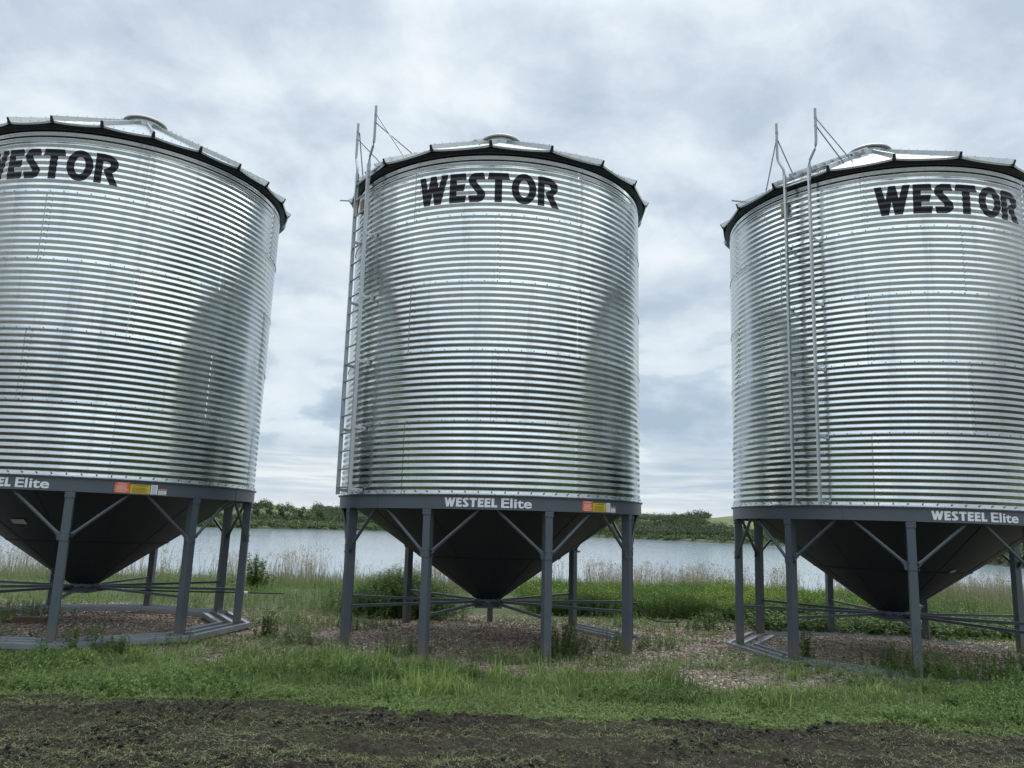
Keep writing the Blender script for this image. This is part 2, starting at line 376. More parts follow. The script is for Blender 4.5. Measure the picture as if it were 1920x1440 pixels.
def blades(x, y, h, w, lean=.5, curve=.6, r=rng, z=None, tint=None):
    """curved grass blades, two quads each"""
    n = len(x); z = gz(x, y) - .01 if z is None else z; a = r.random(n) * 2 * np.pi; a2 = r.random(n) * 2 * np.pi
    L = lean * r.random(n); dx = np.cos(a) * L; dy = np.sin(a) * L; wx = np.cos(a2) * w * .5; wy = np.sin(a2) * w * .5
    b = np.stack([x, y, z], -1); W = np.stack([wx, wy, wx * 0], -1)
    up = np.stack([dx * .35, dy * .35, np.ones(n)], -1); m = b + up * (h * .5)[:, None]
    tip = b + np.stack([dx, dy, 1 - curve * L * L * 1.1], -1) * h[:, None]
    V = np.stack([b - W, b + W, m + W * .85, m - W * .85, tip + W * .15, tip - W * .15], 1).reshape(-1, 3)
    i = np.arange(n)[:, None] * 6
    F = np.concatenate([i + np.array([[0, 1, 2, 3]]), i + np.array([[3, 2, 4, 5]])], 0)
    T = np.repeat(r.random(n) if tint is None else tint, 6)
    return V, F, T
def stems(x, y, h, nleaf, ll, lw, spread=.06, lean=.25, r=rng, z=None, topbias=1.0, leaf_up=.6):
    """upright stems carrying many narrow leaves that point outward and up"""
    n = len(x); z = gz(x, y) if z is None else z
    a = r.random(n) * 2 * np.pi; L = lean * r.random(n); ax = np.stack([np.cos(a) * L, np.sin(a) * L, np.ones(n)], -1)
    base = np.stack([x, y, z], -1); parts = []
    tt = (r.random((n, nleaf)) ** topbias) * .92 + .06
    pos = base[:, None] + ax[:, None] * (tt * h[:, None])[..., None]
    la = r.random((n, nleaf)) * 2 * np.pi; up = leaf_up * (.3 + r.random((n, nleaf)))
    d = np.stack([np.cos(la), np.sin(la), up], -1); d /= np.linalg.norm(d, axis=-1)[..., None]
    s = ll * (.6 + .6 * r.random((n, nleaf))) * (1.15 - .45 * tt)
    side = np.stack([-np.sin(la), np.cos(la), .5 * (r.random((n, nleaf)) - .5)], -1)
    tip = pos + d * s[..., None] - np.array([0, 0, 1]) * (.18 * s)[..., None]; mid = pos + d * (s * .5)[..., None]
    hw = (s * lw)[..., None]
    V = np.stack([pos, mid + side * hw, tip, mid - side * hw], 2).reshape(-1, 3)
    F = np.arange(len(V)).reshape(-1, 4); T = np.repeat(np.clip(.25 * r.random((n, 1)) + .75 * r.random((n, nleaf)), 0, 1).ravel(), 4)
    parts.append((V, F, T))
    sw = .004; top = base + ax * h[:, None]; q = np.stack([np.cos(a + 1.5) * sw, np.sin(a + 1.5) * sw, a * 0], -1)
    V = np.stack([base - q, base + q, top + q * .4, top - q * .4], 1).reshape(-1, 3)
    parts.append((V, np.arange(len(V)).reshape(-1, 4), np.repeat(r.random(n) * .5 + .3, 4)))
    return join(parts)
def scatter(n, x0, x1, y0, y1, dens=None, r=rng):
    x = x0 + (x1 - x0) * r.random(n); y = y0 + (y1 - y0) * r.random(n)
    if dens is not None: k = r.random(n) < dens(x, y); x, y = x[k], y[k]
    return x, y
def stuff(name, parts, m, label, cat):
    V, F, T = join(parts) if isinstance(parts, list) else parts
    return tag(obj(name, np_mesh(name, V, F, T), m), label, cat, kind='stuff')
def pad(x, y, r0=2.75, r1=3.4):
    """0 inside the bin pads, 1 outside"""
    v = np.ones_like(x)
    for bx, by in BINXY: v = v * sstep(np.hypot(x - bx, y - by) + .5 * (fbm(x, y, 1.5, 3) - .5), r0, r1)
    return v

# ------------------------------------------------------------------ GRAIN BINS
RW, HB, HT, RH = 2.721, 2.248, 2.4626, 1.118
S0 = HT + .02; PITCH = RH / 11; AMP = .0080
def wall_r(z): return RW + AMP * math.asin(.985 * math.cos(2 * math.pi * (z - S0) / PITCH)) / math.asin(.985)
def hexhead(mb, c, n, r=.009, h=.007):
    n = n.normalized(); u = n.cross(Vector((0, 0, 1)))
    u = u.normalized() if u.length > .1 else Vector((1, 0, 0)); v = n.cross(u)
    a = [c + (u * math.cos(k * math.pi / 3) + v * math.sin(k * math.pi / 3)) * r for k in range(6)]; b = [q + n * h for q in a]
    mb.add(a + b, [(6, 7, 8, 9, 10, 11)] + [(k, (k + 1) % 6, (k + 1) % 6 + 6, k + 6) for k in range(6)])
def ring_mesh(i):
    """one tier of six corrugated sheets with lapped edges and their bolts"""
    off = 30 if i % 2 == 0 else 0
    seams = [off + 60 * k for k in range(6)]
    cols = []                                     # (angle, lap offset, sheet)
    lr = random.Random(50 + i)
    for k, s in enumerate(seams):
        for a, o_ in ((0, .0036), (.25, .0036), (1.2, .0034)): cols.append((s + a, o_, k))
        for a in np.arange(3, 59.5, 2.4): cols.append((s + a, .0034 * (1 - a / 60), k))
        cols.append((s + 59.6, .0, k)); cols.append((s + 59.94, .0, k))
    fr = (0, .05, .12, .25, .38, .45, .5, .55, .62, .75, .88, .95); ZS = [(q + f_) * PITCH for q in range(11) for f_ in fr] + [RH]
    nz = len(ZS) - 1; z0 = S0 + RH * i; V = []; T = []
    tints = [lr.random() for _ in seams]
    for a, o_, k in cols:
        a_ = R_(a); sa, ca = math.sin(a_), -math.cos(a_)
        for j in range(nz + 1):
            z = z0 + ZS[j]; r = wall_r(z) + o_ - .0012 * (i % 2)
            if j == 0 : r += .0035
            V.append((r * sa, r * ca, z if j else z0 - .012)); T.append(tints[k])
    nc = len(cols); K = nz + 1
    F = [(c * K + j, ((c + 1) % nc) * K + j, ((c + 1) % nc) * K + j + 1, c * K + j + 1) for c in range(nc) for j in range(nz)]
    me = np_mesh('wall_ring', V, F, T)
    me.materials.append(M['steel']); me.materials.append(M['bolt'])
    bm = bmesh.new(); bm.from_mesh(me)
    for f in bm.faces: f.smooth = True
    mb = MB()
    for s in seams:
        for j in range(11):
            zc = z0 + PITCH * j
            for dz, da in ((0.0, 1.0), (PITCH / 2, 1.75)):
                z = zc + dz; n = P(s + da, 1, 0); hexhead(mb, P(s + da, wall_r(z) + .003, z), n)
            if j == 5: hexhead(mb, P(s + 2.3, wall_r(zc) + .003, zc), P(s + 2.3, 1, 0))
    for k in range(84):
        a = k * 360 / 84 + 1; hexhead(mb, P(a, wall_r(z0) + .004, z0 + .006 + (.028 if i == 0 else 0)), P(a, 1, 0), .0085 if i else .013, .006 if i else .009)
    b0 = len(bm.verts); bv = [bm.verts.new(v) for v in mb.v]
    for f in mb.f:
        q = bm.faces.new([bv[k] for k in f]); q.material_index = 1
    bm.to_mesh(me); bm.free(); return me

# ---- lettering (own glyphs, unit height)
def arc(cx, cy, rx, ry, a0, a1, n): return [(cx + rx * math.cos(R_(a0 + (a1 - a0) * k / n)), cy + ry * math.sin(R_(a0 + (a1 - a0) * k / n))) for k in range(n + 1)]
def strip(o, i): return [[o[k], o[k + 1], i[k + 1], i[k]] for k in range(len(o) - 1)]
GL = {
 'W': (1.08, [[(0, 1), (.22, 1), (.33, .52), (.43, 1), (.64, 1), (.73, .56), (.85, 1), (1.08, 1), (.83, 0), (.59, 0), (.51, .46), (.42, 0), (.19, 0)]]),
 'E': (.60, [[(.02, 1), (.56, 1), (.60, .775), (.25, .775), (.25, .63), (.56, .63), (.50, .395), (.25, .395), (.25, .24), (.60, .24), (.55, 0), (0, 0)]]),
 'S': (.59, [[(.52, 1), (.22, 1), (.10, .95), (.02, .86), (0, .74), (.04, .62), (.31, .29), (.30, .23), (0, .23), (.05, 0), (.36, 0), (.48, .05), (.57, .14), (.59, .26), (.56, .35), (.27, .70), (.28, .765), (.58, .765)]]),
 'T': (.76, [[(.05, 1), (.70, 1), (.76, .77), (.50, .77), (.50, 0), (.25, 0), (.25, .77), (0, .77)]]),
 'O': (.85, strip(arc(.425, .5, .425, .52, 90, 450, 36), arc(.425, .5, .18, .295, 90, 450, 36))),
 'L': (.58, [[(.02, 1), (.27, 1), (.27, .24), (.58, .24), (.53, 0), (0, 0)]]),
 'R': (.76, [[(0, 0), (0, 1), (.23, 1), (.23, 0)], [(.23, 1), (.42, .98), (.60, .90), (.70, .78), (.72, .62), (.66, .50), (.54, .39), (.77, -.04), (.51, -.02), (.27, .43), (.27, .46), (.45, .58), (.47, .64), (.45, .70), (.38, .74), (.23, .75)]]),
}
def word_polys(word, gap=.06):
    x = 0; out = []
    for ch in word:
        wd, ps = GL[ch]; out += [[(x + a, b) for a, b in q] for q in ps]; x += wd + gap
    return out, x - gap
def wrap_polys(name, polys, width, a0, a1, z0, z1, rfun, m, parent, dz=None, da=2.0):
    """lay flat shapes (0..width, 0..1) round the bin between angles a0..a1"""
    bm = bmesh.new(); s = (a1 - a0) / width
    for q in polys:
        vs = [bm.verts.new((a0 + x * s, 0, z0 + y * (z1 - z0))) for x, y in q]
        for tri in tessellate_polygon([[Vector((x, y, 0)) for x, y in q]]):
            if len(set(tri)) == 3 and bm.faces.get([vs[i] for i in tri]) is None: bm.faces.new([vs[i] for i in tri])
    def cut(co_, no):
        g = bm.verts[:] + bm.edges[:] + bm.faces[:]; bmesh.ops.bisect_plane(bm, geom=g, plane_co=co_, plane_no=no, dist=1e-6)
    if dz:
        z = S0 + math.ceil((z0 - .05 - S0) / dz) * dz
        while z < z1 + .05: cut((0, 0, z), (0, 0, 1)); z += dz
    a = math.ceil(a0 / da) * da
    while a < a1: cut((a, 0, 0), (1, 0, 0)); a += da
    for v in bm.verts:
        a, _, z = v.co; v.co = P(a, rfun(z), z)
    bmesh.ops.recalc_face_normals(bm, faces=bm.faces[:])
    f0 = bm.faces[0]
    if f0.normal.dot(P((a0 + a1) / 2, 1, 0)) < 0: bmesh.ops.reverse_faces(bm, faces=bm.faces[:])
    for f in bm.faces: f.smooth = bool(dz)
    me = bpy.data.meshes.new(name); bm.to_mesh(me); bm.free()
    return obj(name, me, m, parent)
def font_polys(txt, bold=.02):
    cu = bpy.data.curves.new('t', 'FONT'); cu.body = txt; cu.offset = bold; cu.resolution_u = 4
    o = bpy.data.objects.new('t', cu); C.objects.link(o); bpy.context.view_layer.update()
    me = o.evaluated_get(bpy.context.evaluated_depsgraph_get()).to_mesh()
    vs = [(v.co.x, v.co.y) for v in me.vertices]; ps = [[vs[i] for i in f.vertices] for f in me.polygons]
    o.to_mesh_clear(); bpy.data.objects.remove(o); bpy.data.curves.remove(cu)
    xs_ = [x for q in ps for x, _ in q]; ys_ = [y for q in ps for _, y in q]
    x0, x1, y0, y1 = min(xs_), max(xs_), min(ys_), max(ys_)
    return [[((x - x0) / (y1 - y0), (y - y0) / (y1 - y0)) for x, y in q] for q in ps], (x1 - x0) / (y1 - y0)
rect = lambda x0, y0, x1, y1: [(x0, y0), (x1, y0), (x1, y1), (x0, y1)]

LEG_A = [20 + 40 * k for k in range(9)]; RLEG = 2.666
def make_bin(name, loc, yaw, tilt, label, nrib=18, rib0=0., text_a=(-27.5, 21.5), ladder=None, seam_shift=0., rails=range(9), rail_z=0., rings=None):
    root = empty(name, loc); root.rotation_euler = (-tilt[1], tilt[0], yaw)
    tag(root, label, 'grain bin', 'galvanised hopper bottom grain bins standing by the lake')
    # --- wall tiers
    top = None
    for i in range(5):
        o = obj('wall_ring', rings[i], None, root)
        if seam_shift: o.rotation_euler.z = R_(seam_shift)
        top = o
    polys, wd = word_polys('WESTOR')
    lt = wrap_polys('lettering', polys, wd, text_a[0], text_a[1], 7.175, 7.675, lambda z: wall_r(z) + .0075, M['black'], root, PITCH / 8)
    tag(lt, 'black WESTOR lettering')
    # --- ring band on which the wall stands
    rb = RW + .022
    b = MB(); b.lathe([(rb - .05, HB), (rb, HB), (rb, HT - .012), (rb + .03, HT - .010), (rb + .03, HT), (RW - .03, HT), (RW - .03, HB + .01)], 120)
    for a in (-40, 80, 200): b.box(P(a, rb + .002, (HB + HT) / 2), (.006, .006, HT - HB - .02), Matrix.Rotation(R_(a), 3, 'Z'))
    for k in range(60): hexhead(b, P(k * 6 + 2, rb + .02, HT + .0005), Vector((0, 0, 1)), .011, .012)
    band = smooth_by_angle(b.build('ring_band', M['grey'], root))
    polys, wd = word_polys('WESTEEL', .05)
    wrap_polys('lettering', polys, wd, -14, 2.9, HB + .035, HT - .045, lambda z: rb + .003, M['white'], band)
    polys, wd = font_polys('Elite', .022)
    wrap_polys('lettering', polys, wd, 4.1, 13.9, HB + .03, HT - .04, lambda z: rb + .003, M['white'], band)
    # stickers
    def sticker(a0, a1, z0, z1, m, inks, lab):
        s = wrap_polys('sticker', [rect(0, 0, 1, 1)], 1, a0, a1, z0, z1, lambda z: rb + .003, m, band); s['label'] = lab
        for nm, q, wq, mm, (xa, ya, xb, yb) in inks:
            wrap_polys(nm, q, wq, a0 + (a1 - a0) * xa, a0 + (a1 - a0) * xb, z0 + (z1 - z0) * ya, z0 + (z1 - z0) * yb, lambda z: rb + .0055, mm, band)
    fw, ww = font_polys('WARNING', .03)
    lines = lambda n, hh=.35: [rect(.04 * (k % 2), k / n, 1 - .09 * ((k * 7) % 3), (k + hh) / n) for k in range(n)]
    sticker(32.2, 36.6, HB + .018, HT - .035, M['orange'], [('sticker_print', fw, ww, M['white'], (.2, .80, .8, .93)), ('sticker_print', lines(5), 1, M['white'], (.12, .34, .88, .74)), ('sticker_print', [rect(0, 0, 1, 1)], 1, M['white'], (.05, .24, .95, .27)), ('sticker_print', lines(2), 1, M['white'], (.15, .07, .85, .19))], 'orange warning sticker')
    sticker(36.8, 42.9, HB + .018, HT - .06, M['yellow'], [('sticker_print', fw, ww, M['ink'], (.27, .80, .85, .93)), ('sticker_print', [[(0, 0), (1, 0), (.5, 1)]], 1, M['ink'], (.16, .79, .24, .94)), ('sticker_print', lines(6), 1, M['ink'], (.08, .10, .92, .72))], 'yellow warning sticker')
    sticker(43.1, 45.3, HB + .018, HT - .05, M['white'], [('sticker_print', lines(9), 1, M['greyink'], (.12, .08, .88, .90))], 'tall white sticker')
    sticker(45.6, 48.3, HB + .016, HB + .105, M['white'], [('sticker_print', [rect(0, 0, 1, 1)], 1, M['redink'], (.03, .72, .97, .97)), ('sticker_print', lines(4), 1, M['greyink'], (.10, .08, .90, .62))], 'small white sticker with red top')
    # --- hopper cone
    b = MB(); b.lathe([(.215, .70), (2.40, 2.235), (RW - .035, HT - .03)], 96)
    cone = smooth_by_angle(b.build('hopper_cone', M['cone'], root))
    b = MB()
    for k in range(12):
        a = k * 30 + 7; b.bar(P(a, .235, .712), P(a, 2.40, 2.231), .03, .008, P(a, 1, 0))
    b.lathe([(1.27, 1.440), (1.285, 1.438), (1.31, 1.456), (1.30, 1.463)], 96)
    b.build('cone_seam', M['cone'], cone)
    b = MB(); b.lathe([(.20, .72), (.235, .72), (.235, .70), (.255, .70), (.255, .655), (.225, .655), (.225, .60), (0.01, .60)], 32)
    b.box((0, -.05, .588), (.42, .62, .035)); b.box((-.23, -.05, .60), (.03, .66, .06)); b.box((.23, -.05, .60), (.03, .66, .06))
    smooth_by_angle(b.build('outlet_gate', M['grey'], root))
    # --- legs, braces, struts
    for a in LEG_A:
        b = MB(); rot = Matrix.Rotation(R_(a), 3, 'Z'); H = HB
        b.box(P(a, RLEG, H / 2 - .02), (.120, .135, H), rot)
        b.box(P(a, RLEG + .0705, H - .05), (.14, .008, .09), rot)
        b.box(P(a, RLEG, -.012), (.22, .22, .02), rot)
        b.box(P(a, RLEG + .070, 1.585), (.112, .006, .13), rot)                                  # gusset plate and its bolts
        nrm_ = P(a, 1, 0)
        for dx_ in (-.042, .042):
            for dz_ in (1.53, 1.64, HB - .03, HB - .08): hexhead(b, P(a, RLEG + .073, dz_) + rot @ Vector((dx_, 0, 0)), nrm_, .012, .010)
        for dz_ in (.66, .70): hexhead(b, P(a, RLEG + .0675, dz_), nrm_, .011, .009)
        
        leg = b.build('leg', M['grey'], root)
        md = leg.modifiers.new('bevel', 'BEVEL'); md.width = .009; md.segments = 2; md.limit_method = 'ANGLE'
        for sg in (-1, 1):
            p0 = P(a, RLEG + .02, 1.60) + rot @ Vector((sg * .070, 0, 0)); p1 = P(a + sg * 17.6, RW - .055, HB + .015)
            p0l = p0 - Vector((0, 0, .07)) ; d = (p1 - p0)
            b = MB(); pts = [p0l, p0 + d * .03, p0 + d * .11, p0 + d * .89, p0 + d * .96, p1 + Vector((0, 0, .02))]
            b.tube(pts, [.028, .031, .026, .026, .031, .028], 10, flat=[(.25, 1.25), (.3, 1.25), (1, 1), (1, 1), (1.3, .3), (1.3, .25)])
            smooth_by_angle(b.build('brace', M['grey'], root), 50)
        b = MB(); q0, q1 = P(a, .24, .678), P(a, RLEG - .078, .678)
        b.bar(q0, q1, .045, .006); b.bar(q0 - Vector((0, 0, .022)) , q1 - Vector((0, 0, .022)), .006, .040)
        b.build('strut', M['grey'], root)
    # --- base rails, three channels side by side between neighbouring legs
    for k in rails:
        a0, a1 = LEG_A[k], LEG_A[(k + 1) % 9]; b = MB()
        for rr in (2.88, 2.63, 2.38):
            b.bar(P(a0, rr, .03 + rail_z), P(a1, rr, .03 + rail_z), .10, .07)
            for e in (-1, 1): b.bar(P(a0, rr + e * .047, .070 + rail_z), P(a1, rr + e * .047, .070 + rail_z), .006, .014)
        b.build('base_rail', M['skid'], root)
    # --- roof
    n = nrib; st = 360 / n; re, ze, rt, zt = 2.88, 8.085, .40, 9.41
    b = MB(); V = []; sub = 8
    for k in range(n * sub):
        a = rib0 + k * st / sub; u = (k % sub) / sub; cord = math.cos(R_(st / 2)) / math.cos(R_((u - .5) * st))
        sag = -.022 * math.sin(math.pi * u) ** .7
        for r_, z_, kk in ((re, ze - .03, 1), (re + .01, ze, 1), (re - .03, ze + .022, 1), (rt, zt, 0)):
            rr = r_ * (cord if kk else 1); zk = z_ + (sag if kk else 0)
            V.append(P(a, rr, zk))
    q = 4; nn = n * sub
    F = [(i * q + j, ((i + 1) % nn) * q + j, ((i + 1) % nn) * q + j + 1, i * q + j + 1) for i in range(nn) for j in range(3)]
    b.add(V, F)
    sl = (zt - ze - .022) / (re - .03 - rt)
    for k in range(n):                              # rows of bolts along each eave
        for j in range(1, 5):
            a = rib0 + (k + j / 5) * st; r_ = (re - .07) * math.cos(R_(st / 2)) / math.cos(R_((j / 5 - .5) * st))
            hexhead(b, P(a, r_, ze + .022 + sl * (re - .03 - r_) - .012), P(a, sl, 1), .010, .012)
    roof = smooth_by_angle(b.build('roof', M['roof'], root), 20)
    b = MB(); b.lathe([(RW + .012, 8.005), (RW + .016, 8.03), (re - .06, ze - .034), (re - .06, ze - .02), (RW - .01, 8.10)], 108)
    b.build('eave_shade_closure', M['cone'], root)  # dark cone colour paints in the shade under the roof edge
    for k in range(n):
        a = rib0 + k * st; b = MB(); e = P(a, re + .012, ze - .012); f_ = P(a, rt + .02, zt - .01); d = (f_ - e).normalized()
        side = Vector((math.cos(R_(a)), math.sin(R_(a)), 0)); nrm = d.cross(side) if d.cross(side).z > 0 else side.cross(d)
        prof = [(-.055, 0), (-.030, .006), (-.019, .085), (.019, .085), (.030, .006), (.055, 0)]
        V = []
        for c, sc_ in ((e, 1), (f_, .8)): V += [c + side * x * (1 if sc_ == 1 else .7) + nrm * y * sc_ for x, y in prof]
        b.add(V, [(j, j + 1, j + 7, j + 6) for j in range(5)] + [(1, 2, 3, 4)[::-1]])
        for j in range(9): hexhead(b, e.lerp(f_, .06 + j * .11) + nrm * .085, nrm, .009, .010)
        o = b.build('roof_rib', M['roof'], roof)
        e2 = MB(); V = [e - d * .004 + side * x + nrm * y for x, y in [(-.028, -.02), (-.017, .082), (.017, .082), (.028, -.02)]]; e2.add(V, [(0, 1, 2, 3)]); e2.build('rib_end_shade', M['dark'], roof)  # black plate paints the shade inside the open rib end
    b = MB(); b.lathe([(.41, zt - .05), (.35, zt + .02), (.35, zt + .18)], 48)
    smooth_by_angle(b.build('roof_collar', M['roof'], root))
    b = MB(); b.lathe([(.34, zt + .17), (.405, zt + .165), (.41, zt + .185), (.36, zt + .225), (.22, zt + .26), (0.0, zt + .27)], 48)
    smooth_by_angle(b.build('roof_lid', M['lid'], root))
    # --- ladder
    if ladder is not None:
        la, ra = ladder; rl = RW + .20
        lad = MB(); lad_root = None
        top_z = 8.20
        rails_ = []
        b = MB()
        def uch(b, a, z0, z1, sg):
            rot = Matrix.Rotation(R_((la + ra) / 2), 3, 'Z')
            b.box(P(a, rl, (z0 + z1) / 2), (.012, .062, z1 - z0), rot)
            for e in (-1, 1): b.box(P(a, rl, (z0 + z1) / 2) + rot @ Vector((-sg * .016, e * .0275, 0)), (.022, .006, z1 - z0 - .002), rot)
            for kz in range(34): b.box(P(a, rl, z0 + .1 + kz * (z1 - z0 - .2) / 33) + rot @ Vector((sg * .0065, 0, 0)), (.002, .014, .02), rot)
        uch(b, la, HT + .005, top_z, -1)
        lad = b.build('ladder_rail', M['rail'], root)
        b = MB(); uch(b, ra, HT + .005, top_z, 1); b.build('ladder_rail', M['rail'], root)
        nr = 19
        for k in range(nr):
            z = HT + .12 + k * .3; b = MB(); b.tube([P(la, rl, z), P(ra, rl, z)], .015, 8)
            smooth_by_angle(b.build('rung', M['rail'], root), 50)
        for i in range(5):
            z = S0 + RH * i + (.07 if i == 0 else -.03)
            for a, sg in ((la, -1), (ra, 1)):
                b = MB(); b.bar(P(a + sg * .2, rl + .01, z), P(a + sg * .9, RW + .012, z - .02), .006, .05, (0, 0, 1)); b.box(P(a + sg * 1.3, RW + .012, z - .02), (.05, .006, .05), Matrix.Rotation(R_(a + sg * 1.3), 3, 'Z'))
                b.tube([P(a + sg * 1.1, RW + .05, z - .02), P(a + sg * 1.1, RW + .08, z - .02)], .012, 6)
                b.build('ladder_bracket', M['rail'], root)
        # grab tubes that spread and rise over the eave
        tops = []
        for a, sg in ((la, -1), (ra, 1)):
            pts = []; sp = 2.6
            for z, f_ in ((7.95, 0), (8.20, 0), (8.27, .03), (8.34, .14), (8.50, .78), (8.57, .94), (8.66, 1), (8.95, 1.0), (9.25, 1.0)): pts.append(P(a + sg * sp * f_, rl + (.0), z))
            b = MB(); b.tube(pts, .0225, 10); b.tube([P(a, rl, 8.06), P(a, rl, 8.22)], .028, 10)
            for z in (8.93, 9.08): b.tube([P(a + sg * sp, rl, z - .012), P(a + sg * sp, rl, z + .012)], .0265, 10)
            smooth_by_angle(b.build('grab_tube', M['tube'], root), 50)
            at_ = a + sg * sp
            zr = lambda r_: ze + .022 + sl * (re - .03 - r_) + .01
            for z, (da, r_) in ((9.08, (10.5, 2.66)), (8.93, (5.0, 2.18))):
                p0 = P(at_, rl - .03, z); p1 = P(at_ + sg * da, r_, zr(r_) + .02); b = MB(); d = p1 - p0
                b.tube([P(at_, rl, z), p0 + d * .01, p0 + d * .06, p0 + d * .95, p1, p1 - Vector((0, 0, .03))], [.011] * 6, 8, flat=[(1, .5), (1.4, .4), (1, 1), (1, 1), (1.4, .4), (1.6, .5)])
                b.build('grab_tube_stay', M['tube'], root)
        # roof ladder between the grab tubes and the lid
        am = (la + ra) / 2; b = MB()
        off = Vector((0, 0, .085)); side = Vector((math.cos(R_(am)), math.sin(R_(am)), 0))
        for sg in (-1, 1):
            b = MB(); b.bar(P(am, 2.78, zr(2.78)) + off + side * sg * .2, P(am, .55, zr(.55)) + off + side * sg * .2, .03, .05)
            b.build('roof_ladder_rail', M['rail'], root)
        for k in range(7):
            r_ = 2.6 - k * .31; b = MB(); c = P(am, r_, zr(r_)) + off; b.bar(c - side * .29, c + side * .29, .09, .03); b.build('roof_step', M['rail'], root)
        b = MB(); b.box(P(la - 2.6, RW + .03, 7.66), (.13, .05, .25), Matrix.Rotation(R_(la - 2.6), 3, 'Z')); b.box(P(la - 2.6, RW + .06, 7.66), (.10, .014, .20), Matrix.Rotation(R_(la - 2.6), 3, 'Z'))
        o = b.build('level_window', M['tan'], root); md = o.modifiers.new('bevel', 'BEVEL'); md.width = .006
        # short bar that sticks out from the eave
        b = MB(); b.bar(P(la - 22, re - .1, ze + .06), P(la - 22, re + .22, ze + .05), .02, .02); b.build('eave_peg', M['tube'], root)
    return root
RINGS = [ring_mesh(i) for i in range(5)]
left = make_bin('grain_bin', (-7.5277, 14.3875, .0569), .0041, (.004, .0027), 'leftmost grain bin, cut by the picture edge, on exposed grey rails with chains', nrib=24, rib0=0, text_a=(-27.5, 21.3), rings=RINGS)
mid = make_bin('grain_bin', (-.2939, 14.619, 0), .0059, (-.0094, -.0027), 'middle grain bin of the three, whole in view with a ladder at its left edge', rib0=-2.3, text_a=(-28.2, 22), ladder=(-61, -51), rails=(2,), rail_z=-.03, rings=RINGS)
right = make_bin('grain_bin', (6.9857, 14.5238, .0178), .0154, (.0051, 0), 'rightmost grain bin, cut by the right picture edge, ladder against its corrugated face', rib0=.6, text_a=(-25.8, 26.2), ladder=(-54.6, -45.4), rail_z=-.066, rings=RINGS)

# extras that belong to single bins
def world_pt(root, p): bpy.context.view_layer.update(); return root.matrix_world @ p
rod = MB(); rod.tube([P(70, .3, .62), P(96, 1.6, .61), P(101, 2.95, .60), P(101.5, 3.45, .59)], .013, 8); rod.build('gate_rod', M['dark'], left)
tie = MB(); tie.tube([P(100, 2.74, .60) + Vector((0, 0, .0)), P(100.5, 2.80, .60)], .03, 8); tie.build('rod_tie', M['white'], left)
def patch(root, a, z, wdt, hgt, m, name, lab, rot=0):
    r_ = .215 + (z - .70) / (2.235 - .70) * (2.40 - .215); n = Vector((0, 0, 0)) ; c = P(a, r_ + .01, z - .012)
    sl_ = Vector((P(a, 2.185, 1.535))).normalized(); side = Vector((math.cos(R_(a)), math.sin(R_(a)), 0))
    if rot: side, sl_ = side * math.cos(rot) + sl_ * math.sin(rot), sl_ * math.cos(rot) - side * math.sin(rot)
    nn_ = side.cross(sl_); b = MB()
    V = [c + side * x * wdt / 2 + sl_ * y * hgt / 2 for x, y in ((-1, -.8), (.9, -1), (1, 1), (-.85, .8))]
    V += [v + (nn_ if nn_.z < 0 else -nn_) * .003 for v in V]; b.add(V, [(0, 1, 2, 3), (7, 6, 5, 4), (0, 4, 5, 1), (1, 5, 6, 2), (2, 6, 7, 3), (3, 7, 4, 0)])
    o = b.build(name, m, root); o['label'] = lab
patch(left, -9, 1.78, .26, .13, M['paper'], 'paper_patch', 'faded paper patch on the dark cone')
patch(right, 17, 1.50, .10, .09, M['paper'], 'paper_patch', 'small pale scrap on the dark cone', .6)
cr = MB(); cr.bar(P(62, 2.1, .64), P(64, 2.75, .64), .03, .03); cr.box(P(63, 2.25, .67), (.3, .08, .05), Matrix.Rotation(R_(-27), 3, 'Z')); cr.tube([P(62, .3, .63), P(62.5, 2.4, .64)], .012, 8)
cr.build('gate_crank', M['dark'], right)

# chains round the foot of legs of the left bin
def chain(root, a, label, n=26):
    b = MB(); base = world_pt(root, P(a, RLEG, 0)); ang = R_(a)
    path = []
    for k in range(240):
        u = k / 239; th = u * 2 * math.pi * 1.55 + .5
        rx = .125 + .05 * math.sin(3 * th + a); ry = .15 + .03 * math.cos(2 * th)
        x, y = math.cos(th) * (rx + .10 * u), math.sin(th) * ry - .05 * u
        z = .10 + .03 * math.sin(2.3 * th) - .03 * u + (.0 if abs(x) < .12 else -.02)
        v = Matrix.Rotation(ang, 3, 'Z') @ Vector((x, y, 0)); path.append(Vector((v.x, v.y, z)))
    L = 0; pts = [path[0]]; step = .033
    for i in range(1, len(path)):
        L += (path[i] - path[i - 1]).length
        if L >= step: pts.append(path[i]); L = 0
    for i in range(len(pts) - 1):
        c = (pts[i] + pts[i + 1]) / 2; d = (pts[i + 1] - pts[i]).normalized(); s = d.cross(Vector((0, 0, 1))).normalized(); u_ = s.cross(d)
        e = (s + u_).normalized() if i % 2 else (s - u_).normalized()
        ring = [c + d * math.cos(q) * .028 + e * math.sin(q) * .015 for q in [k * math.pi / 5 for k in range(11)]]
        b.tube(ring, .0045, 5, cap=False)
    o = b.build('chain', M['chain'], None, True); o.location = base
    tag(o, label, 'chain', 'chains wrapped round the feet of the left bin')
chain(left, 20, 'chain around the foot of the left bin leg nearest the left picture edge')
chain(left, 60, 'chain around the front leg foot of the left bin between timber block and rail corner')
chain(left, 140, 'chain around a rear leg foot of the left bin near the rail corner')

